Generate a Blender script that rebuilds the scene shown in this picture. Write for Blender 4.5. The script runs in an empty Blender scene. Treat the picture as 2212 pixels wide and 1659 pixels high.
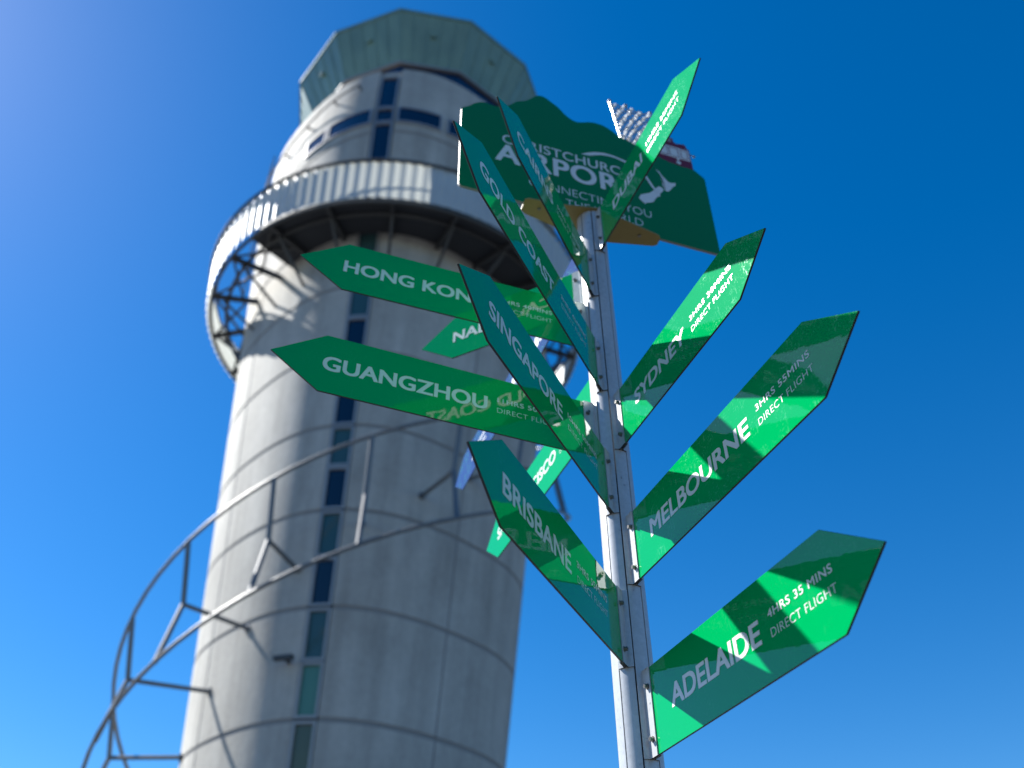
import bpy, bmesh, math, random
from mathutils import Vector, Matrix
R = math.radians
random.seed(7)
sc = bpy.context.scene
COL = sc.collection

# ------------------------------------------------------------------ camera
cd = bpy.data.cameras.new("camera")
cam = bpy.data.objects.new("camera", cd)
COL.objects.link(cam)
cam.location = (0, 0, 1.6)
cam.rotation_euler = (R(90 + 40.498), 0, 0)
cd.sensor_width = 36.0
cd.lens = 1835.79 / 2212 * 36.0
cd.clip_start = 0.05
cd.clip_end = 6000
cd.dof.use_dof = True
cd.dof.focus_distance = 1.95
cd.dof.aperture_fstop = 2.25
sc.camera = cam

# ------------------------------------------------------------------ sky, sun, exposure
SUN_AZ, SUN_EL = -68.8, 46.6          # azimuth clockwise from +Y
w = bpy.data.worlds.new("World")
sc.world = w
w.use_nodes = True
nt = w.node_tree
nt.nodes.clear()
sky = nt.nodes.new("ShaderNodeTexSky")
sky.sky_type = 'NISHITA'
sky.sun_disc = False
sky.sun_elevation = R(SUN_EL)
sky.sun_rotation = R(SUN_AZ)
sky.altitude = 100
sky.air_density = 1.0
sky.dust_density = 0.19
sky.ozone_density = 4.0
hs = nt.nodes.new("ShaderNodeHueSaturation")
hs.inputs['Saturation'].default_value = 1.38
hs.inputs['Hue'].default_value = 0.5025
bg = nt.nodes.new("ShaderNodeBackground")
bg.inputs['Strength'].default_value = 0.06
wo = nt.nodes.new("ShaderNodeOutputWorld")
nt.links.new(sky.outputs[0], hs.inputs['Color'])
nt.links.new(hs.outputs[0], bg.inputs['Color'])
nt.links.new(bg.outputs[0], wo.inputs['Surface'])

sl = bpy.data.lights.new("sun", 'SUN')
sl.energy = 5.0
sl.angle = R(0.5)
sl.color = (1.0, 0.965, 0.91)
sun = bpy.data.objects.new("sun", sl)
COL.objects.link(sun)
sdir = Vector((math.sin(R(SUN_AZ)) * math.cos(R(SUN_EL)), math.cos(R(SUN_AZ)) * math.cos(R(SUN_EL)), math.sin(R(SUN_EL))))
sun.location = sdir * 60
sun.rotation_euler = (-sdir).to_track_quat('-Z', 'Y').to_euler()

vs = sc.view_settings
vs.view_transform = 'Standard'
vs.look = 'None'
vs.exposure = 1.5
vs.gamma = 1.0


# ------------------------------------------------------------------ helpers
def principled(name, col, rough=0.5, metal=0.0, spec=0.5):
    m = bpy.data.materials.new(name)
    m.use_nodes = True
    b = m.node_tree.nodes["Principled BSDF"]
    b.inputs['Base Color'].default_value = (*col, 1)
    b.inputs['Roughness'].default_value = rough
    b.inputs['Metallic'].default_value = metal
    b.inputs['Specular IOR Level'].default_value = spec
    return m, m.node_tree, b


def node(nt, t, **kw):
    n = nt.nodes.new(t)
    for k, v in kw.items():
        setattr(n, k, v)
    return n


def coord(nt, scale=(1, 1, 1)):
    tc = node(nt, "ShaderNodeTexCoord")
    mp = node(nt, "ShaderNodeMapping")
    mp.inputs['Scale'].default_value = scale
    nt.links.new(tc.outputs['Object'], mp.inputs['Vector'])
    return mp.outputs['Vector']


def noise(nt, vec, scale, detail=4, rough=0.55):
    n = node(nt, "ShaderNodeTexNoise")
    n.inputs['Scale'].default_value = scale
    n.inputs['Detail'].default_value = detail
    n.inputs['Roughness'].default_value = rough
    nt.links.new(vec, n.inputs['Vector'])
    return n.outputs['Fac']


def ramp(nt, fac, stops):
    r = node(nt, "ShaderNodeValToRGB")
    el = r.color_ramp.elements
    while len(el) > 1:
        el.remove(el[-1])
    el[0].position = stops[0][0]
    el[0].color = stops[0][1]
    for p, c in stops[1:]:
        e = el.new(p)
        e.color = c
    nt.links.new(fac, r.inputs['Fac'])
    return r.outputs['Color']


def mixc(nt, fac, a, b, mode='MIX'):
    m = node(nt, "ShaderNodeMix", data_type='RGBA', blend_type=mode)
    for s, v in ((0, fac), (6, a), (7, b)):
        if hasattr(v, 'is_output'):
            nt.links.new(v, m.inputs[s])
        else:
            m.inputs[s].default_value = v
    return m.outputs[2]


def bump(nt, b, h, strength, dist=0.01):
    n = node(nt, "ShaderNodeBump")
    n.inputs['Strength'].default_value = strength
    n.inputs['Distance'].default_value = dist
    nt.links.new(h, n.inputs['Height'])
    nt.links.new(n.outputs[0], b.inputs['Normal'])


def link(name, me, mats, parent=None, loc=None):
    o = bpy.data.objects.new(name, me)
    COL.objects.link(o)
    for m in (mats if isinstance(mats, (list, tuple)) else [mats]):
        me.materials.append(m)
    if parent is not None:
        o.parent = parent
    if loc is not None:
        o.location = loc
    return o


def obj(name, bm, mats, parent=None, loc=None, smooth=False):
    me = bpy.data.meshes.new(name)
    bmesh.ops.recalc_face_normals(bm, faces=bm.faces[:])
    bm.to_mesh(me)
    bm.free()
    if smooth:
        for p in me.polygons:
            p.use_smooth = True
    return link(name, me, mats, parent, loc)


def tag(o, label=None, cat=None, group=None, kind=None):
    if label: o["label"] = label
    if cat: o["category"] = cat
    if group: o["group"] = group
    if kind: o["kind"] = kind
    return o


def empty(name, loc, rz=0):
    o = bpy.data.objects.new(name, None)
    o.empty_display_size = 0.1
    COL.objects.link(o)
    o.location = loc
    o.rotation_euler = (0, 0, rz)
    return o


def prism(bm, pts, y0, y1, side_mat=0, face_mat=0):
    """outline in XZ, thickness along Y"""
    a = [bm.verts.new((x, y0, z)) for x, z in pts]
    b = [bm.verts.new((x, y1, z)) for x, z in pts]
    f1 = bm.faces.new(a)
    f2 = bm.faces.new(list(reversed(b)))
    f1.material_index = f2.material_index = face_mat
    n = len(pts)
    for i in range(n):
        f = bm.faces.new((a[i], b[i], b[(i + 1) % n], a[(i + 1) % n]))
        f.material_index = side_mat
    return bm


def extrude_z(bm, pts, z0, z1, cut=0):
    a = [bm.verts.new((x, y, z0)) for x, y in pts]
    b = [bm.verts.new((x, y, z1)) for x, y in pts]
    f0 = bm.faces.new(list(reversed(a)))
    bm.faces.new(b)
    f0.material_index = cut
    n = len(pts)
    for i in range(n):
        bm.faces.new((a[i], a[(i + 1) % n], b[(i + 1) % n], b[i]))


def box(bm, c, s, rot=None):
    m = Matrix.Translation(c) @ (rot.to_4x4() if rot else Matrix.Identity(4)) @ Matrix.Diagonal((*s, 1))
    bmesh.ops.create_cube(bm, size=1, matrix=m)


def tube(bm, pts, r, seg=10, cap=True):
    pts = [Vector(p) for p in pts]
    rings = []
    for i, p in enumerate(pts):
        t = (pts[min(i + 1, len(pts) - 1)] - pts[max(i - 1, 0)]).normalized()
        up = Vector((0, 0, 1)) if abs(t.z) < 0.9 else Vector((1, 0, 0))
        u = t.cross(up).normalized()
        v = u.cross(t).normalized()
        rings.append([bm.verts.new(p + u * r * math.cos(k * 2 * math.pi / seg) + v * r * math.sin(k * 2 * math.pi / seg)) for k in range(seg)])
    for a, b in zip(rings, rings[1:]):
        for k in range(seg):
            bm.faces.new((a[k], a[(k + 1) % seg], b[(k + 1) % seg], b[k]))
    if cap:
        bm.faces.new(list(reversed(rings[0])))
        bm.faces.new(rings[-1])


def cylinder(bm, p0, p1, r, seg=16):
    tube(bm, [p0, p1], r, seg)


# ------------------------------------------------------------------ materials
def sign_material(name, col, dirt_amount=0.75):
    m, t, b = principled(name, col, 0.04, 0, 0.5)
    v = coord(t)
    oi = node(t, "ShaderNodeObjectInfo")
    add = node(t, "ShaderNodeVectorMath", operation='ADD')
    sc_ = node(t, "ShaderNodeMath", operation='MULTIPLY')
    sc_.inputs[1].default_value = 17.0
    t.links.new(oi.outputs['Random'], sc_.inputs[0])
    t.links.new(v, add.inputs[0])
    t.links.new(sc_.outputs[0], add.inputs[1])
    v = add.outputs[0]
    # weathering: dried water marks and specks, in patches
    spk = noise(t, v, 170, 3, 0.6)
    patch = noise(t, v, 9, 3, 0.6)
    st = node(t, "ShaderNodeMapping")
    st.inputs['Scale'].default_value = (150, 150, 34)
    t.links.new(v, st.inputs['Vector'])
    streak = noise(t, st.outputs[0], 1.0, 3, 0.6)
    s1 = ramp(t, spk, [(0.57, (0, 0, 0, 1)), (0.63, (1, 1, 1, 1))])
    s2 = ramp(t, streak, [(0.60, (0, 0, 0, 1)), (0.68, (1, 1, 1, 1))])
    s = mixc(t, 1.0, s1, s2, 'LIGHTEN')
    pm = ramp(t, patch, [(0.46, (0, 0, 0, 1)), (0.60, (dirt_amount,) * 3 + (1,))])
    d = mixc(t, 1.0, s, pm, 'MULTIPLY')
    c = mixc(t, d, (*col, 1), (0.08, 0.42, 0.21, 1))
    t.links.new(c, b.inputs['Base Color'])
    ro = ramp(t, d, [(0.0, (0.035,) * 3 + (1,)), (1.0, (0.14,) * 3 + (1,))])
    t.links.new(ro, b.inputs['Roughness'])
    bump(t, b, noise(t, v, 26, 2, 0.5), 0.05, 0.004)
    return m


GREEN = sign_material("sign_green", (0.0, 0.272, 0.072), 0.12)
GREENW = sign_material("sign_green_weathered", (0.0, 0.272, 0.072), 0.6)
BLUE = sign_material("sign_blue", (0.035, 0.05, 0.14))
BOARDG, _t, _b = principled("board_green", (0.002, 0.145, 0.028), 0.35, 0, 0.35)
bump(_t, _b, noise(_t, coord(_t), 60, 3), 0.04, 0.003)
EDGE, _, _ = principled("panel_edge_black", (0.008, 0.008, 0.009), 0.45)
WHITE, _t, _b = principled("white_vinyl", (0.74, 0.76, 0.77), 0.3, 0, 0.5)
_c = mixc(_t, noise(_t, coord(_t), 60, 3), (0.66, 0.67, 0.67, 1), (0.57, 0.59, 0.59, 1))
_t.links.new(_c, _b.inputs['Base Color'])
ALU, _t, _b = principled("painted_aluminium", (0.62, 0.64, 0.67), 0.38, 0.25, 0.5)
_n = noise(_t, coord(_t, (1, 1, 1)), 70, 4, 0.7)
_c = ramp(_t, _n, [(0.27, (0.16, 0.16, 0.17, 1)), (0.34, (0.38, 0.395, 0.41, 1)), (0.7, (0.46, 0.475, 0.49, 1))])
_t.links.new(_c, _b.inputs['Base Color'])
bump(_t, _b, noise(_t, coord(_t, (300, 300, 6)), 1.0, 2), 0.08, 0.001)
SEAM_SHADE, _, _ = principled("dark_seam_and_shade", (0.012, 0.013, 0.015), 0.7)
BEDGE, _, _ = principled("board_edge_metal", (0.22, 0.22, 0.22), 0.5, 0.2)
STEEL, _t, _b = principled("bolt_steel", (0.20, 0.195, 0.18), 0.35, 0.85)
CREAM, _t, _b = principled("cream_plate", (0.50, 0.42, 0.25), 0.45)
_c = mixc(_t, noise(_t, coord(_t), 40, 5, 0.7), (0.27, 0.21, 0.062, 1), (0.20, 0.15, 0.04, 1))
_t.links.new(_c, _b.inputs['Base Color'])
RED, _, _ = principled("tram_red", (0.14, 0.004, 0.008), 0.4)

CONC, _t, _b = principled("concrete", (0.33, 0.33, 0.32), 0.85, 0, 0.25)
_v = coord(_t)
_big = noise(_t, _v, 0.35, 5, 0.6)
_str = noise(_t, coord(_t, (1.6, 1.6, 0.07)), 1.0, 4, 0.6)
_fine = noise(_t, _v, 6, 6, 0.65)
_c = ramp(_t, _big, [(0.3, (0.35, 0.345, 0.32, 1)), (0.7, (0.485, 0.478, 0.445, 1))])
_c2 = ramp(_t, _str, [(0.33, (0.74, 0.74, 0.74, 1)), (0.62, (1.06, 1.06, 1.06, 1))])
_c = mixc(_t, 0.8, _c, _c2, 'MULTIPLY')
_c3 = ramp(_t, _fine, [(0.25, (0.8, 0.8, 0.8, 1)), (0.75, (1.05, 1.05, 1.05, 1))])
_c = mixc(_t, 0.7, _c, _c3, 'MULTIPLY')
_t.links.new(_c, _b.inputs['Base Color'])
bump(_t, _b, _fine, 0.25, 0.02)
JOINT, _, _ = principled("joint_sealant", (0.24, 0.24, 0.238), 0.9)
FRAME, _, _ = principled("window_frame_grey", (0.30, 0.31, 0.32), 0.45, 0.3)
DGLASS, _, _ = principled("dark_blue_glass", (0.004, 0.012, 0.035), 0.05, 0, 0.5)
TGLASS, _, _ = principled("teal_glass", (0.035, 0.085, 0.09), 0.12, 0, 0.5)
REFLGLASS, _, _ = principled("glass_green_reflection", (0.07, 0.20, 0.15), 0.12, 0, 0.5)  # dark pane coloured pale green: a reflection painted into its base colour
OGLASS, _, _ = principled("olive_glass", (0.06, 0.085, 0.06), 0.15, 0, 0.5)
CABG, _t, _b = principled("cab_green_cladding", (0.10, 0.19, 0.17), 0.3, 0, 0.5)
_c = ramp(_t, noise(_t, coord(_t, (1.2, 1.2, 0.05)), 1.0, 3), [(0.3, (0.115, 0.20, 0.17, 1)), (0.7, (0.17, 0.28, 0.225, 1))])
_t.links.new(_c, _b.inputs['Base Color'])
FASC, _t, _b = principled("gallery_sheet_metal", (0.46, 0.50, 0.49), 0.5, 0.1)
_c = mixc(_t, noise(_t, coord(_t), 1.2, 4), (0.47, 0.52, 0.54, 1), (0.60, 0.63, 0.63, 1))
_t.links.new(_c, _b.inputs['Base Color'])
_tr = node(_t, "ShaderNodeBsdfTranslucent")           # sun shows through the sheet from behind
_tr.inputs['Color'].default_value = (0.62, 0.64, 0.58, 1)
_mx = node(_t, "ShaderNodeMixShader")
_mx.inputs[0].default_value = 0.30
_t.links.new(_b.outputs[0], _mx.inputs[1])
_t.links.new(_tr.outputs[0], _mx.inputs[2])
_t.links.new(_mx.outputs[0], _t.nodes["Material Output"].inputs['Surface'])
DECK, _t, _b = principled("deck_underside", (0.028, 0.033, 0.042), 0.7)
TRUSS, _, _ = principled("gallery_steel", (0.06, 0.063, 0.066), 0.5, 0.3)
RAIL, _t, _b = principled("galvanised_tube", (0.34, 0.35, 0.36), 0.45, 0.45)
_c = mixc(_t, noise(_t, coord(_t), 1.5, 4), (0.11, 0.12, 0.13, 1), (0.19, 0.195, 0.20, 1))
_t.links.new(_c, _b.inputs['Base Color'])
PAVE, _t, _b = principled("paving", (0.26, 0.25, 0.235), 0.85)
_v = coord(_t)
_br = node(_t, "ShaderNodeTexBrick")
_br.inputs['Scale'].default_value = 1.0
_br.inputs['Color1'].default_value = (0.055, 0.055, 0.055, 1)
_br.inputs['Color2'].default_value = (0.045, 0.045, 0.045, 1)
_br.inputs['Mortar'].default_value = (0.04, 0.04, 0.04, 1)
_br.inputs['Mortar Size'].default_value = 0.008
_br.inputs['Brick Width'].default_value = 0.6
_br.inputs['Row Height'].default_value = 0.3
_t.links.new(_v, _br.inputs['Vector'])
_c = mixc(_t, 0.5, _br.outputs['Color'], ramp(_t, noise(_t, _v, 1.5, 6), [(0.3, (0.7, 0.7, 0.7, 1)), (0.7, (1.1, 1.1, 1.1, 1))]), 'MULTIPLY')
_t.links.new(_c, _b.inputs['Base Color'])

# ------------------------------------------------------------------ ground
bm = bmesh.new()
bmesh.ops.create_grid(bm, x_segments=2, y_segments=2, size=2500)
tag(obj("ground", bm, PAVE), "pale grey paved forecourt under the signpost and tower", "ground", kind="structure")

# ------------------------------------------------------------------ control tower
AX = Vector((-4.653, 25.0, 0))
A2 = Vector((-0.0495, -0.4453, 0))


def prof(ph, z):
    q = min(4.0976 + 0.08618 * (z - 10), 5.95)
    return q * (1 - 0.10832 * math.cos(2 * ph) - 0.00286 * math.sin(2 * ph) + 0.0897 * math.cos(3 * ph) + 0.00129 * math.sin(3 * ph))


def shaft_pt(ph_deg, z, dr=0.0):
    """point on the shaft skin, relative to the tower's axis"""
    p = R(ph_deg)
    r = prof(p, z) + dr
    return Vector((A2.x + r * math.sin(p), A2.y - r * math.cos(p), z))


def cyl_pt(ph_deg, r, z):
    p = R(ph_deg)
    return Vector((r * math.sin(p), -r * math.cos(p), z))


tower = tag(empty("control_tower", AX), "tall grey concrete control tower with round gallery, tube spiral and green cab", "tower")

JZ = [0.35 + 2.78 * k for k in range(0, 10)]          # horizontal pour joints 0.35 ... 25.4
JZ = [z for z in JZ if z < 26] + [28.2, 30.6]
VJ = [48, 95, 140, -168, -120, -62]                     # vertical joints
SLOT = (-8.2, 0.9)                                      # recess of the window strip


def phis():
    s = set(range(-180, 180, 3))
    s = {float(a) for a in s if not (SLOT[0] - 1.5 < a < SLOT[1] + 1.5)}
    for a in (SLOT[0], SLOT[0] + 0.05, SLOT[1], SLOT[1] - 0.05, -3.6):
        s.add(a)
    for j in VJ:
        s = {a for a in s if abs(a - j) > 1.2}
        for d in (-0.45, -0.41, 0.41, 0.45):
            s.add(j + d)
    return sorted(s)


bm = bmesh.new()
PHS = phis()
levels = [0.0]
for z in JZ:
    levels += [z - 0.06, z - 0.055, z + 0.055, z + 0.06]
for z in (26.0, 27.0, 29.4, 31.1, 31.12, 32.18, 32.2, 33.4, 34.5, 35.1):
    levels.append(z)
levels = sorted(set(levels))
BAND = (-42.5, 25.5)
rows = []
for z in levels:
    row = []
    injoint = any(abs(z - j) < 0.0571 for j in JZ)
    for a in PHS:
        d = 0.0
        if injoint: d -= 0.025
        if any(abs(a - j) < 0.42 for j in VJ): d -= 0.012
        if SLOT[0] + 0.04 < a < SLOT[1] - 0.04: d = -0.13
        row.append(bm.verts.new(shaft_pt(a, z, d)))
    rows.append(row)
n = len(PHS)
for i in range(len(rows) - 1):
    za = (levels[i] + levels[i + 1]) / 2
    dark = any(abs(za - j) < 0.061 for j in JZ)
    for k in range(n):
        f = bm.faces.new((rows[i][k], rows[i][(k + 1) % n], rows[i + 1][(k + 1) % n], rows[i + 1][k]))
        f.smooth = True
        am = PHS[k] + 0.02
        if dark or any(abs(am - j) < 0.44 for j in VJ):
            f.material_index = 1
bm.faces.new(rows[-1])
shaft = obj("shaft", bm, [CONC, JOINT], tower)
md = shaft.modifiers.new("es", 'EDGE_SPLIT')
md.split_angle = R(28)


def shaft_patch(bm, a0, a1, z0, z1, d0, d1, steps=None):
    """a slab following the shaft skin between two depths"""
    steps = steps or max(1, int(abs(a1 - a0) / 3) + 1)
    A = [a0 + (a1 - a0) * i / steps for i in range(steps + 1)]
    q = [[bm.verts.new(shaft_pt(a, z, d)) for a in A] for d in (d0, d1) for z in (z0, z1)]
    i0, i1, o0, o1 = q
    for k in range(steps):
        bm.faces.new((o0[k], o0[k + 1], o1[k + 1], o1[k]))
        bm.faces.new((i0[k + 1], i0[k], i1[k], i1[k + 1]))
        bm.faces.new((o1[k], o1[k + 1], i1[k + 1], i1[k]))
        bm.faces.new((o0[k + 1], o0[k], i0[k], i0[k + 1]))
    for k in (0, steps):
        bm.faces.new((o0[k], o1[k], i1[k], i0[k]))


def window(a0, a1, z0, z1, mat, fw=0.07):
    """frame proud of the recess with one pane set in it"""
    bm = bmesh.new()
    zc = (z0 + z1) / 2
    r = prof(R((a0 + a1) / 2), zc)
    da = math.degrees(fw / r)
    shaft_patch(bm, a0, a0 + da, z0, z1, -0.14, 0.025)
    shaft_patch(bm, a1 - da, a1, z0, z1, -0.14, 0.025)
    shaft_patch(bm, a0 + da, a1 - da, z0, z0 + fw, -0.14, 0.02)
    shaft_patch(bm, a0 + da, a1 - da, z1 - fw, z1, -0.14, 0.02)
    f = obj("window", bm, FRAME, tower)
    bm = bmesh.new()
    shaft_patch(bm, a0 + da, a1 - da, z0 + fw, z1 - fw, -0.12, -0.06)
    obj("pane", bm, mat, f)
    return f


for z in JZ[1:9]:
    low = DGLASS
    if abs(z - 8.69) < 0.1: low = REFLGLASS
    if z < 8: low = OGLASS
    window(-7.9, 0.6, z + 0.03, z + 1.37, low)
    window(-7.9, 0.6, z + 1.40, z + 2.75, TGLASS if z > 7 else OGLASS)
window(-7.5, 0.2, 25.5, 28.9, DGLASS)
window(-7.5, 0.2, 28.95, 31.15, DGLASS)
window(-7.5, 0.2, 31.2, 32.15, DGLASS)
window(-7.5, 0.2, 32.2, 34.5, DGLASS)


def band_window(a0, a1):
    bm = bmesh.new()
    shaft_patch(bm, a0, a1, 31.14, 31.22, 0.004, 0.07)
    shaft_patch(bm, a0, a1, 32.08, 32.16, 0.004, 0.07)
    shaft_patch(bm, a0, a0 + 0.8, 31.22, 32.08, 0.004, 0.07, 1)
    shaft_patch(bm, a1 - 0.8, a1, 31.22, 32.08, 0.004, 0.07, 1)
    f = obj("window", bm, FRAME, tower)
    bm = bmesh.new()
    shaft_patch(bm, a0 + 0.8, a1 - 0.8, 31.22, 32.08, 0.005, 0.03)
    obj("pane", bm, DGLASS, f)


for a0, a1 in ((-42.5, -30), (-29, -8.6), (1.3, 19.2), (21.5, 34)):
    band_window(a0, a1)

# service rail on the sunlit side of the drum
bm = bmesh.new()
tube(bm, [shaft_pt(a, 34.0 - 0.02 * abs(a + 15), 0.22) for a in range(-80, -12, 4)], 0.035, 8)
for a in (-76, -60, -44, -28, -16):
    z = 34.0 - 0.02 * abs(a + 15)
    tube(bm, [shaft_pt(a, z, -0.05), shaft_pt(a, z, 0.24)], 0.05, 8)
obj("service_rail", bm, TRUSS, tower)
bm = bmesh.new()
for a in (-86, -82):
    tube(bm, [shaft_pt(a, 27, 0.25), shaft_pt(a, 36.0, 0.25)], 0.03, 8)
for k in range(30):
    z = 27.2 + 0.3 * k
    tube(bm, [shaft_pt(-86, z, 0.25), shaft_pt(-82, z, 0.25)], 0.018, 6)
for z in (28, 31, 34):
    tube(bm, [shaft_pt(-86, z, -0.1), shaft_pt(-86, z, 0.25)], 0.025, 6)
    tube(bm, [shaft_pt(-82, z, -0.1), shaft_pt(-82, z, 0.25)], 0.025, 6)
obj("ladder", bm, TRUSS, tower)

# cab: low dark wall, twelve flared green panels, roof
V12 = [-4.5 + 30 * k for k in range(12)]
bm = bmesh.new()
extrude_z(bm, [cyl_pt(a, 5.18, 0).xy for a in V12], 35.09, 37.64)
obj("cab_wall", bm, DGLASS, tower)
ZB, RB, ZT, RT = 37.62, 5.27, 40.1, 6.40
for k in range(12):
    a, b = V12[k], V12[(k + 1) % 12] if k < 11 else V12[0] + 360
    bm = bmesh.new()
    o = [cyl_pt(a, RB, ZB), cyl_pt(b, RB, ZB), cyl_pt(b, RT, ZT), cyl_pt(a, RT, ZT)]
    i = [cyl_pt(a, RB - 0.1, ZB), cyl_pt(b, RB - 0.1, ZB), cyl_pt(b, RT - 0.1, ZT), cyl_pt(a, RT - 0.1, ZT)]
    vo = [bm.verts.new(p) for p in o]
    vi = [bm.verts.new(p) for p in i]
    bm.faces.new(vo)
    bm.faces.new(list(reversed(vi)))
    for q in (0, 2):
        bm.faces.new((vo[q], vi[q], vi[(q + 1) % 4], vo[(q + 1) % 4]))
    pn = obj("cab_panel", bm, CABG, tower)
    bm = bmesh.new()                                    # standing seams and a fitting on each panel
    nrm = (o[1] - o[0]).cross(o[3] - o[0]).normalized()
    if nrm.dot(o[0].xy.to_3d()) < 0: nrm = -nrm
    for s in (0.0, 0.2, 0.4, 0.6, 0.8):
        p = o[0].lerp(o[1], s) + nrm * 0.012
        q = o[3].lerp(o[2], s) + nrm * 0.012
        tube(bm, [p, q], 0.022, 6)
    c = (o[0].lerp(o[1], 0.5)).lerp(o[3].lerp(o[2], 0.5), 0.62)
    tube(bm, [c, c + nrm * 0.12], 0.14, 12)
    obj("seam", bm, CABG, pn)
bm = bmesh.new()
extrude_z(bm, [cyl_pt(a, RT + 0.05, 0).xy for a in V12], ZT + 0.003, ZT + 0.22)
extrude_z(bm, [cyl_pt(a, RT - 0.6, 0).xy for a in V12], ZT + 0.22, ZT + 0.55)
obj("cab_roof", bm, CABG, tower)
bm = bmesh.new()
extrude_z(bm, [cyl_pt(a, RB + 0.06, 0).xy for a in V12], ZB - 0.12, ZB - 0.004)
obj("cab_sill", bm, FRAME, tower)

# gallery: corrugated sheet ring, deck, beams
bm = bmesh.new()
NC = 119
zb, zt = 24.93, 26.68
prv = None
ring = []
for k in range(NC):
    for fr, d in ((0.0, 0.0), (0.06, 0.0), (0.50, -0.058), (0.56, -0.058)):
        ring.append(((k + fr) * 360 / NC - 180, d))
vo, vi = [], []
for a, d in ring:
    vo.append([bm.verts.new(cyl_pt(a, 7.38 + d, zb)), bm.verts.new(cyl_pt(a, 7.56 + d, zt))])
m_ = len(ring)
for k in range(m_):
    j = (k + 1) % m_
    bm.faces.new((vo[k][0], vo[j][0], vo[j][1], vo[k][1]))
gal = obj("gallery", bm, FASC, tower)
bm = bmesh.new()
for rr, z, t in ((7.60, 26.72, 0.06), (7.20, 24.88, 0.07), (6.62, 24.95, 0.07), (7.44, 25.9, 0.035)):
    tube(bm, [cyl_pt(a, rr - (0.24 if t == 0.035 else 0), z) for a in range(-180, 181, 4)], t, 8)
obj("ring_beam", bm, TRUSS, gal)
bm = bmesh.new()
D0, D1 = -40, 62
N = 34
A = [D0 + (D1 - D0) * i / N for i in range(N + 1)]
top = [[bm.verts.new(cyl_pt(a, r, 25.12)) for a in A] for r in (5.0, 7.18)]
bot = [[bm.verts.new(cyl_pt(a, r, 25.04)) for a in A] for r in (5.0, 7.18)]
for i in range(N):
    bm.faces.new((top[0][i], top[0][i + 1], top[1][i + 1], top[1][i]))
    bm.faces.new((bot[0][i + 1], bot[0][i], bot[1][i], bot[1][i + 1]))
    bm.faces.new((top[1][i], top[1][i + 1], bot[1][i + 1], bot[1][i]))
for i in (0, N):
    bm.faces.new((top[0][i], top[1][i], bot[1][i], bot[0][i]))
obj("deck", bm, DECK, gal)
for a in range(-175, 185, 18):
    bm = bmesh.new()
    p, q = shaft_pt(a, 24.9, -0.1), cyl_pt(a, 7.2, 24.9)
    d = (q - p)
    rot = Matrix.Rotation(math.atan2(d.y, d.x), 3, 'Z')
    box(bm, (p + q) / 2, (d.length, 0.12, 0.2), rot)
    tube(bm, [shaft_pt(a, 23.4, -0.05), cyl_pt(a, 6.75, 24.8)], 0.055, 8)
    if not (D0 - 5 < a < D1 - 10):
        tube(bm, [cyl_pt(a, 6.0, 24.95), cyl_pt(a + 18, 7.15, 24.95)], 0.05, 8)
        tube(bm, [cyl_pt(a, 7.15, 24.95), cyl_pt(a + 18, 6.0, 24.95)], 0.05, 8)
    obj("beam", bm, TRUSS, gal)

# spiral of two tubes with bent posts and struts to the wall
up = lambda a: 15.07 + 0.06 * a
lo = lambda a: 11.73 + 0.0575 * a
for fn in (up, lo):
    bm = bmesh.new()
    tube(bm, [cyl_pt(a, 6.6, fn(a)) for a in range(-190, 131, 5) if fn(a) > 0.05], 0.053, 10)
    obj("spiral_tube", bm, RAIL, tower, smooth=True)
for k in range(-6, 5):
    a = 7.5 + 21.6 * k
    if lo(a) < 0.5: continue
    zm = (up(a) + lo(a)) / 2 - 0.0
    bm = bmesh.new()
    tube(bm, [cyl_pt(a, 6.58, up(a)), cyl_pt(a, 6.25, zm), cyl_pt(a, 6.58, lo(a))], 0.07, 8)
    obj("post", bm, RAIL, tower)
    bm = bmesh.new()
    end = shaft_pt(a, zm, -0.05)
    st = cyl_pt(a, 6.25, zm)
    tube(bm, [st, end], 0.06, 8)
    d = (st - end).normalized()
    tube(bm, [shaft_pt(a, zm, -0.02), shaft_pt(a, zm, -0.02) + d * 0.06], 0.11, 12)
    obj("strut", bm, RAIL, tower)
# floodlight bracket on the wall
bm = bmesh.new()
p = shaft_pt(-15, 10.3, 0.0)
tube(bm, [shaft_pt(-12.5, 10.1, -0.05), shaft_pt(-12.5, 10.1, 0.3)], 0.05, 8)
box(bm, shaft_pt(-12.5, 10.08, 0.34), (0.5, 0.16, 0.1), Matrix.Rotation(R(-15), 3, 'Z'))
obj("wall_lamp", bm, TRUSS, tower)

# ------------------------------------------------------------------ signpost
PX, PY, PTOP = 0.2904, 2.0, 4.1
post = tag(empty("signpost", (PX, PY, 0)), "tall round silver pole carrying the green arrow signs, with a flat plate on top", "signpost")
bm = bmesh.new()
RP = 0.0505
pts = []
for k in range(8):
    seam = R(-132.5 + 45 * k)
    nxt = seam + R(45)
    for i in range(9):
        a = seam + R(2.0) + (nxt - seam - R(4.0)) * i / 8
        pts.append((RP * math.sin(a), RP * math.cos(a)))
    pts.append((0.044 * math.sin(nxt - R(1.4)), 0.044 * math.cos(nxt - R(1.4))))
    pts.append((0.044 * math.sin(nxt + R(1.4)), 0.044 * math.cos(nxt + R(1.4))))
extrude_z(bm, pts, 0.0, PTOP - 0.001)
pole = obj("pole", bm, ALU, post)
pole.modifiers.new("es", 'EDGE_SPLIT').split_angle = R(20)
for p in pole.data.polygons: p.use_smooth = True
bm = bmesh.new()
tube(bm, [(0, 0, 0.01), (0, 0, PTOP - 0.01)], 0.0446, 32)
obj("core", bm, SEAM_SHADE, post, smooth=True)
bd = Vector((math.sin(R(71.8)), math.cos(R(71.8)), 0))
bn = Vector((-bd.y, bd.x, 0))
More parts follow.
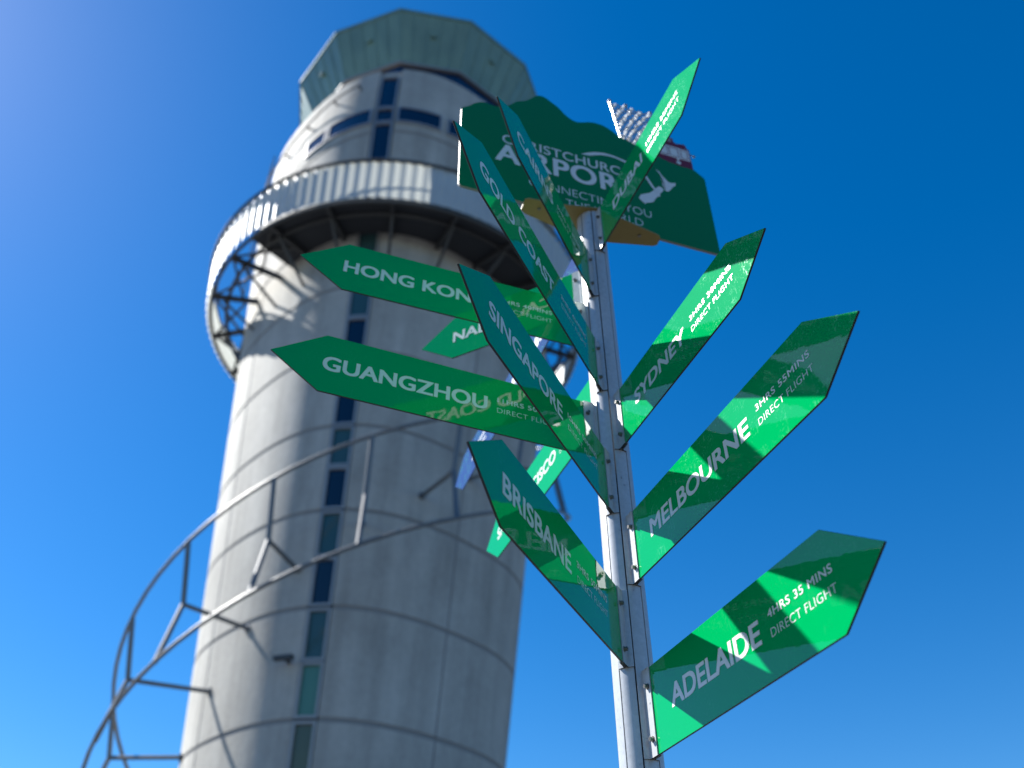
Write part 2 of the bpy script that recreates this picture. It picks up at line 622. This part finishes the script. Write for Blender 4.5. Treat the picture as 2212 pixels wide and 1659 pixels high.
BROT = math.atan2(bd.y, bd.x)
hexa = []
for s, nn in ((-0.262, -0.018), (-0.250, -0.026), (-0.115, -0.040), (0.0, -0.062), (0.108, -0.045), (0.268, -0.018), (0.281, -0.008), (0.284, 0.026), (0.272, 0.036), (0.106, 0.072), (0.0, 0.086), (-0.114, 0.066), (-0.245, 0.042), (-0.262, 0.030)):
    p = bd * s + bn * nn
    hexa.append((p.x, p.y))
bm = bmesh.new()
extrude_z(bm, hexa, PTOP, PTOP + 0.005)
obj("top_plate", bm, CREAM, post)
for s in (-0.2, 0.2):
    bm = bmesh.new()
    p = bd * s + bn * 0.005
    cylinder(bm, (p.x, p.y, PTOP - 0.004), (p.x, p.y, PTOP - 0.0002), 0.006, 10)
    obj("bolt", bm, STEEL, post)


# ------------------------------------------------------------------ lettering
def text_mesh(s, bold=0.0, spacing=1.0):
    cu = bpy.data.curves.new("txt", 'FONT')
    cu.body = s
    cu.size = 1.0
    cu.dimensions = '2D'
    cu.fill_mode = 'FRONT'
    cu.resolution_u = 5
    cu.offset = bold
    cu.space_character = spacing
    o = bpy.data.objects.new("txt", cu)
    COL.objects.link(o)
    bpy.context.view_layer.update()
    me = bpy.data.meshes.new_from_object(o.evaluated_get(bpy.context.evaluated_depsgraph_get()))
    bpy.data.objects.remove(o)
    bpy.data.curves.remove(cu)
    xs = [v.co.x for v in me.vertices]
    ys = [v.co.y for v in me.vertices]
    return me, min(xs), max(xs), min(ys), max(ys)


def put_text(bm, s, x0, x1, zb, cap, y, face, bold=0.0, thin=0.0, spacing=1.0):
    """lay a line of capitals on a panel face; face -1: faces -Y and reads along +X, face +1: faces +Y and reads along -X.
    bold thickens the strokes by stacking shifted layers of vinyl, a few hundredths of a millimetre apart"""
    me, a, b, c, d = text_mesh(s, thin, spacing)
    sx = bold * cap
    sg = 1 if x1 > x0 else -1
    shifts = [(0, 0)]
    if bold:
        shifts = [(-1, -.6), (1, -.6), (1, .6), (-1, .6), (0, 0), (-.5, .6), (.5, -.6)]
    capu = CAPH + 2 * thin
    k = (cap - 1.2 * sx) / capu
    for i, (du, dv) in enumerate(shifts):
        vm = []
        for v in me.vertices:
            u = (v.co.x - a) / (b - a)
            x = x0 + sg * sx + (x1 - x0 - 2 * sg * sx) * u + du * sx
            z = zb + 0.6 * sx + (v.co.y + thin) * k + dv * sx
            vm.append(bm.verts.new((x, y + face * 0.00004 * i, z)))
        for p in me.polygons:
            try:
                bm.faces.new([vm[j] for j in p.vertices])
            except ValueError:
                pass
    bpy.data.meshes.remove(me)


_me, _a, _b1, _c1, CAPH = text_mesh("H")
bpy.data.meshes.remove(_me)


# ------------------------------------------------------------------ arrow signs
R0, TIP, HH = 0.0856, 0.1371, 0.1984
TH = 0.0025
#  key: azimuth, z, length, dh, name, time, visible side (-1: -Y, +1: +Y), name x range on that side, time x range
SIGNS = [
    ("ADELAIDE", "4HRS 35 MINS", 159.92, 2.2819, 0.650, -0.0036, -1, (0.081, 0.431), (0.463, 0.658)),
    ("MELBOURNE", "3HRS 55MINS", 159.65, 2.7016, 0.7528, -0.0022, -1, (0.078, 0.526), (0.560, 0.7475)),
    ("SYDNEY", "3HRS 30MINS", 159.55, 3.1212, 0.5924, 0.0001, -1, (0.080, 0.362), (0.394, 0.590)),
    ("DUBAI", "19HRS 55MINS", 159.11, 3.9797, 0.5348, 0.0067, -1, (0.088, 0.302), (0.336, 0.541)),
    ("CAIRNS", "5HRS 35 MINS", -155.12, 3.7511, 0.5678, 0.0048, 1, (0.576, 0.308), (0.271, 0.076)),
    ("GOLD COAST", "3HRS 45MINS", -154.68, 3.3382, 0.7747, -0.0028, 1, (0.781, 0.327), (0.275, 0.084)),
    ("SINGAPORE", "10HRS 50MINS", -154.54, 2.9113, 0.7102, -0.0014, 1, (0.711, 0.304), (0.269, 0.068)),
    ("BRISBANE", "3HRS 55MINS", -155.38, 2.4885, 0.6626, -0.005, 1, (0.660, 0.313), (0.278, 0.084)),
    ("HONG KONG", "11HRS 40MINS", -109.3, 3.5374, 0.755, 0.0014, 1, (0.760, 0.304), (0.276, 0.086)),
    ("GUANGZHOU", "11HRS 50MINS", -111.73, 3.1126, 0.7704, -0.002, 1, (0.770, 0.302), (0.273, 0.078)),
    ("NADI", "", -62.47, 3.7538, 0.484, 0.0019, 1, (0.484, 0.312), (0.27, 0.08)),
    ("SAN FRANCISCO", "", -20.62, 3.3102, 0.887, 0.0011, 1, (0.891, 0.308), (0.274, 0.082)),
    (None, "", -19.98, 3.9748, 1.4553, 0.001, 1, (1.40, 0.25), (0.2, 0.08)),
]
LABELS = {
    "ADELAIDE": "green arrow sign reading ADELAIDE, lowest on the right of the pole",
    "MELBOURNE": "green arrow sign reading MELBOURNE, pointing right from the pole",
    "SYDNEY": "green arrow sign reading SYDNEY, glossy with water marks, right of the pole",
    "DUBAI": "green arrow sign reading DUBAI, bright upper half, in front of the airport board",
    "CAIRNS": "narrow green arrow sign reading CAIRNS crossing the airport board",
    "GOLD COAST": "long green arrow sign reading GOLD COAST below the airport board's left end",
    "SINGAPORE": "green arrow sign reading SINGAPORE crossing in front of GUANGZHOU",
    "BRISBANE": "green arrow sign reading BRISBANE, lowest on the left of the pole",
    "HONG KONG": "green arrow sign reading HONG KONG pointing left before the tower's gallery",
    "GUANGZHOU": "long green arrow sign reading GUANGZHOU pointing left before the tower",
    "NADI": "short green arrow sign reading NADI, mostly hidden between HONG KONG and GUANGZHOU",
    "SAN FRANCISCO": "sunlit green arrow sign reading SAN FRANCISCO, pointing away behind BRISBANE",
    None: "blue arrow sign with white lettering pointing away behind the green signs",
}


def half_clamp(side):
    """one half of a clamp: a strip of shell on the pole and a flange along the panel, profile in XY"""
    ro, ri = 0.0545, 0.0508
    a0, a1 = R(3.4), R(20.8)
    out = []
    y0 = side * (TH + 0.0003)
    y1 = side * (TH + 0.0030)
    for i in range(7):
        a = a1 + (a0 + R(3.5) - a1) * i / 6
        out.append((ro * math.cos(a), side * ro * math.sin(a)))
    out.append((0.0605, y1))
    out.append((R0, y1))
    out.append((R0, y0))
    out.append((ri + 0.001, y0))
    for i in range(7):
        a = a0 + (a1 - a0) * i / 6
        out.append((ri * math.cos(a), side * ri * math.sin(a)))
    return out


for name, tm, az, z, L, dh, vis, nx, tx in SIGNS:
    h = (HH + dh) / 2
    s = tag(empty("arrow_sign", (PX, PY, z), R(90 - az)), LABELS[name], "sign", "arrow signs on the pole")
    Lx = R0 + L
    bm = bmesh.new()
    prism(bm, [(0.057, -h), (Lx, -h), (Lx + TIP, 0), (Lx, h), (0.057, h)], -TH, TH, 1, 0)
    pmat = BLUE if name is None else (GREENW if name in ('SYDNEY', 'DUBAI', 'MELBOURNE') else GREEN)
    panel = obj("panel", bm, [pmat, EDGE], s)
    bv = panel.modifiers.new("bv", 'BEVEL')
    bv.width = 0.0006
    bv.segments = 1
    if name:
        wn = abs(nx[1] - nx[0])
        for face in (vis, -vis):
            y = face * (TH + 0.0004)
            if face == vis:
                a0, a1 = nx[0] + R0, nx[1] + R0
                t0, t1 = tx[0] + R0, tx[1] + R0
            elif face < 0:
                a0, a1 = R0 + 0.08, R0 + 0.08 + wn
                t0, t1 = a1 + 0.033, a1 + 0.228
            else:
                a0, a1 = R0 + L, R0 + L - wn
                t0, t1 = a1 - 0.034, a1 - 0.229
            bm = bmesh.new()
            put_text(bm, name, a0, a1, -0.0242, 0.0484, y, face, 0.042)
            obj("place_name", bm, WHITE, s)
            bm = bmesh.new()
            if tm:
                put_text(bm, tm, t0, t1, 0.0118, 0.0164, y, face, 0.02, 0, 1.08)
            put_text(bm, "DIRECT FLIGHT", t0, t1, -0.0247, 0.0166, y, face, 0, -0.012, 1.05)
            obj("flight_time", bm, WHITE, s)
    else:
        bm = bmesh.new()
        y = TH + 0.0004
        rr = random.Random(3)
        for line, (zz, hh, xa, xb) in enumerate(((0.012, 0.018, 1.36, 1.22), (-0.028, 0.018, 1.40, 1.20), (-0.03, 0.06, 1.12, 0.25))):
            x = xa
            while x > xb:
                wd = hh * rr.uniform(0.45, 0.8)
                bm.faces.new([bm.verts.new(p) for p in ((x, y, zz), (x - wd, y, zz), (x - wd * rr.uniform(.8, 1), y, zz + hh), (x - wd * 0.2, y, zz + hh))])
                x -= wd + hh * 0.22
        obj("lettering", bm, WHITE, s)
    for side in (-1, 1):
        bm = bmesh.new()
        pr = half_clamp(side)
        if side < 0: pr = list(reversed(pr))
        extrude_z(bm, pr, -h - 0.001, h + 0.001, 1)  # lower end face gets the dark material, shade painted into its colour
        obj("clamp", bm, [ALU, SEAM_SHADE], s)
    for zz in (-0.062, 0.055):
        bm = bmesh.new()
        x = 0.0735
        for side in (-1, 1):
            y1 = side * (TH + 0.0030)
            if side == vis:
                cylinder(bm, (x, y1, zz), (x, y1 + side * 0.0009, zz), 0.0072, 16)
                cylinder(bm, (x, y1, zz), (x, y1 + side * 0.009, zz), 0.0054, 14)
            else:
                cylinder(bm, (x, y1, zz), (x, y1 + side * 0.0055, zz), 0.0062, 6)
                cylinder(bm, (x, y1, zz), (x, y1 + side * 0.007, zz), 0.0028, 10)
        bolt = obj("bolt", bm, STEEL, s)
        bm = bmesh.new()
        y1 = vis * (TH + 0.0030 + 0.009)
        cylinder(bm, (x, y1, zz), (x, y1 + vis * 0.0003, zz), 0.0028, 6)
        obj("socket", bm, SEAM_SHADE, bolt)

# ------------------------------------------------------------------ airport board
board = tag(empty("airport_board", (PX, PY, PTOP + 0.005), BROT), "large dark green airport board with hill outline and tram cutout on top of the pole", "board")
BZ = -0.005
sil = [(-0.508, 0.015), (-0.516, 0.489), (-0.511, 0.500), (-0.484, 0.525), (-0.466, 0.552), (-0.44, 0.575), (-0.415, 0.580), (-0.385, 0.574), (-0.357, 0.580), (-0.335, 0.596), (-0.317, 0.615), (-0.302, 0.637), (-0.288, 0.656), (-0.272, 0.668), (-0.252, 0.680), (-0.236, 0.696), (-0.222, 0.716), (-0.208, 0.736), (-0.197, 0.748), (-0.183, 0.756), (-0.169, 0.757), (-0.153, 0.749), (-0.136, 0.734), (-0.107, 0.711), (-0.092, 0.692), (-0.078, 0.671), (-0.06, 0.652), (-0.037, 0.638), (-0.019, 0.637), (0.0, 0.645), (0.03, 0.662), (0.057, 0.671), (0.088, 0.671), (0.103, 0.668), (0.118, 0.660), (0.142, 0.645), (0.153, 0.632), (0.17, 0.621), (0.189, 0.614), (0.226, 0.602), (0.266, 0.578), (0.302, 0.563), (0.352, 0.553), (0.381, 0.541), (0.419, 0.536), (0.45, 0.531), (0.483, 0.534), (0.508, 0.530), (0.544, 0.494), (0.549, 0.486), (0.538, 0.015), (0.534, 0.006), (0.525, 0.001), (-0.495, 0.001), (-0.504, 0.006)]
bm = bmesh.new()
prism(bm, [(x, z + BZ) for x, z in sil], -0.005, 0.005, 1, 0)
obj("panel", bm, [BOARDG, BEDGE], board)
YF = -0.0054
bm = bmesh.new()
put_text(bm, "CHRISTCHURCH", -0.347, 0.203, 0.339 + BZ, 0.056, YF, -1, 0.012, 0, 1.04)
obj("lettering", bm, WHITE, board)
bm = bmesh.new()
put_text(bm, "AIRPORT", -0.374, 0.222, 0.216 + BZ, 0.112, YF, -1, 0.032, 0, 1.05)
obj("lettering", bm, WHITE, board)
bm = bmesh.new()
put_text(bm, "CONNECTING YOU", -0.241, 0.261, 0.114 + BZ, 0.044, YF, -1, 0, -0.012)
obj("lettering", bm, WHITE, board)
bm = bmesh.new()
put_text(bm, "TO THE WORLD", -0.19, 0.219, 0.047 + BZ, 0.042, YF, -1, 0, -0.012)
obj("lettering", bm, WHITE, board)


def flat(bm, pts, y):
    f = bm.faces.new([bm.verts.new((x, y, z + BZ)) for x, z in pts])
    bmesh.ops.triangulate(bm, faces=[f])


bm = bmesh.new()                                        # wing-shaped swoosh and beam
flat(bm, [(-0.018, 0.411), (0.01, 0.432), (0.042, 0.450), (0.07, 0.461), (0.097, 0.466), (0.13, 0.465), (0.189, 0.452), (0.184, 0.437), (0.14, 0.451), (0.108, 0.452), (0.075, 0.445), (0.05, 0.433), (0.022, 0.417)], YF)
flat(bm, [(0.257, 0.385), (0.270, 0.385), (0.290, 0.335), (0.318, 0.270), (0.283, 0.320)], YF - 0.0006)
obj("swoosh", bm, WHITE, board)
bm = bmesh.new()
flat(bm, [(0.315, 0.458), (0.332, 0.446), (0.344, 0.419), (0.357, 0.402), (0.368, 0.388), (0.380, 0.388), (0.400, 0.397), (0.397, 0.377), (0.383, 0.362), (0.367, 0.333), (0.353, 0.318), (0.344, 0.323), (0.350, 0.348), (0.334, 0.359), (0.338, 0.370), (0.348, 0.379), (0.345, 0.401), (0.333, 0.428)], YF)
flat(bm, [(0.217, 0.222), (0.228, 0.249), (0.270, 0.277), (0.290, 0.301), (0.305, 0.325), (0.316, 0.338), (0.328, 0.339), (0.338, 0.325), (0.330, 0.309), (0.316, 0.289), (0.317, 0.272), (0.304, 0.267), (0.289, 0.243), (0.281, 0.223), (0.262, 0.211), (0.243, 0.201), (0.232, 0.203)], YF)
flat(bm, [(0.233, 0.199), (0.242, 0.194), (0.247, 0.200)], YF)
obj("map_emblem", bm, WHITE, board)

# tram cutout standing behind the hill line
TY0, TY1 = 0.0055, 0.0105
bm = bmesh.new()
prism(bm, [(x, z + BZ) for x, z in ((0.345, 0.50), (0.345, 0.690), (0.352, 0.700), (0.362, 0.704), (0.362, 0.744), (0.372, 0.752), (0.432, 0.752), (0.440, 0.745), (0.440, 0.724), (0.452, 0.716), (0.475, 0.722), (0.487, 0.728), (0.497, 0.722), (0.500, 0.702), (0.511, 0.690), (0.511, 0.50))], TY0, TY1, 0, 0)
tram = obj("tram_cutout", bm, RED, board)
for x0, x1, z0, z1 in ((0.352, 0.505, 0.604, 0.684),):
    bm = bmesh.new()
    prism(bm, [(x0, z0 + BZ), (x1, z0 + BZ), (x1, z1 + BZ), (x0, z1 + BZ)], TY0 - 0.0008, TY0 - 0.0001)
    obj("window_band", bm, WHITE, tram)
for x0 in (0.358, 0.409, 0.463):
    bm = bmesh.new()
    x1 = x0 + (0.044 if x0 < 0.46 else 0.034)
    for (a, b, c, d) in ((x0, x1, 0.612, 0.615), (x0, x1, 0.672, 0.675), (x0, x0 + 0.003, 0.615, 0.672), (x1 - 0.003, x1, 0.615, 0.672)):
        prism(bm, [(a, c + BZ), (b, c + BZ), (b, d + BZ), (a, d + BZ)], TY0 - 0.0016, TY0 - 0.0009)
    obj("window", bm, RED, tram)
bm = bmesh.new()
prism(bm, [(0.366, 0.716 + BZ), (0.428, 0.716 + BZ), (0.428, 0.744 + BZ), (0.366, 0.744 + BZ)], TY0 - 0.0008, TY0 - 0.0001)
obj("destination_box", bm, principled("tram_box", (0.30, 0.22, 0.22), 0.5)[0], tram)
for zc, rr in ((0.596, 0.007), (0.572, 0.011)):
    bm = bmesh.new()
    cylinder(bm, (0.445, TY0 - 0.0012, zc + BZ), (0.445, TY0 - 0.0001, zc + BZ), rr, 18)
    obj("headlamp", bm, WHITE, tram)
bm = bmesh.new()
cylinder(bm, (0.508, 0.008, 0.668 + BZ), (0.528, 0.008, 0.660 + BZ), 0.002, 8)
bmesh.ops.create_uvsphere(bm, u_segments=12, v_segments=8, radius=0.006, matrix=Matrix.Translation((0.531, 0.008, 0.658 + BZ)))
obj("mirror", bm, STEEL, tram)

lattice = empty('lattice_cutout', (0, 0, 0))
lattice.parent = board
# open lattice cone cutout (generic): slanted side bars with rows of leaf-shaped pieces between them
bm = bmesh.new()
LX0, LX1 = 0.155, 0.362


def lat(u, v):
    """u across 0..1, v up 0..1 of the cone's outline"""
    xl = 0.190 + (0.154 - 0.190) * v
    xr = 0.330 + (0.366 - 0.330) * v
    zt = 0.600 + 0.300 * v
    return xl + (xr - xl) * u, zt


def bar(p, q, wd, y0=0.0058, y1=0.0098):
    p, q = Vector(p), Vector(q)
    d = (q - p).normalized() * wd / 2
    nn = Vector((-d.y, d.x))
    prism(bm, [tuple(p + nn), tuple(q + nn), tuple(q - nn), tuple(p - nn)], y0, y1)


for u in (0.0, 1.0):
    a, b = lat(u, -0.15), lat(u, 1.0)
    bar((a[0], a[1] + BZ), (b[0], b[1] + BZ), 0.011)
obj("lattice_frame", bm, WHITE, lattice)
rr = random.Random(5)
NR = 8
bm = bmesh.new()
for r in range(NR):
    for c in range(5):
        u = (c + (0.5 if r % 2 else 0.98)) / 5.2 + rr.uniform(-.02, .02)
        if u > 0.97: continue
        x, zc = lat(u, (r + 0.5) / NR)
        l, wd = rr.uniform(0.013, 0.019), rr.uniform(0.011, 0.015)
        m = Matrix.Translation((x, 0.008 + rr.uniform(-.002, .002), zc + BZ)) @ Matrix.Rotation(R(rr.uniform(-72, -48)), 4, 'Z') @ Matrix.Rotation(R(rr.uniform(-14, 14)), 4, 'Y') @ Matrix.Diagonal((wd, 0.0016, l, 1))
        bmesh.ops.create_uvsphere(bm, u_segments=12, v_segments=8, radius=1, matrix=m)
obj("leaf_pieces", bm, WHITE, lattice, smooth=True)
bm = bmesh.new()
for r in range(NR + 1):
    for c in range(6):
        a = lat(c / 6, r / NR)
        for du, dv in ((1 / 6, 1 / NR), (1 / 6, -1 / NR)):
            if 0 <= r / NR + dv <= 1.01:
                b = lat(c / 6 + du, r / NR + dv)
                k = 0.0061 + (0.0004 if dv > 0 else 0) + rr.uniform(0, 0.0002)
                bar((a[0], a[1] + BZ), (b[0], b[1] + BZ), 0.0034, k, k + 0.003)
for u in (0.0, 0.36, 0.92):
    x, zc = lat(u, 1.03)
    bmesh.ops.create_uvsphere(bm, u_segments=10, v_segments=6, radius=0.009, matrix=Matrix.Translation((x, 0.008, zc + BZ)))
obj("lattice_bars", bm, BEDGE, lattice)
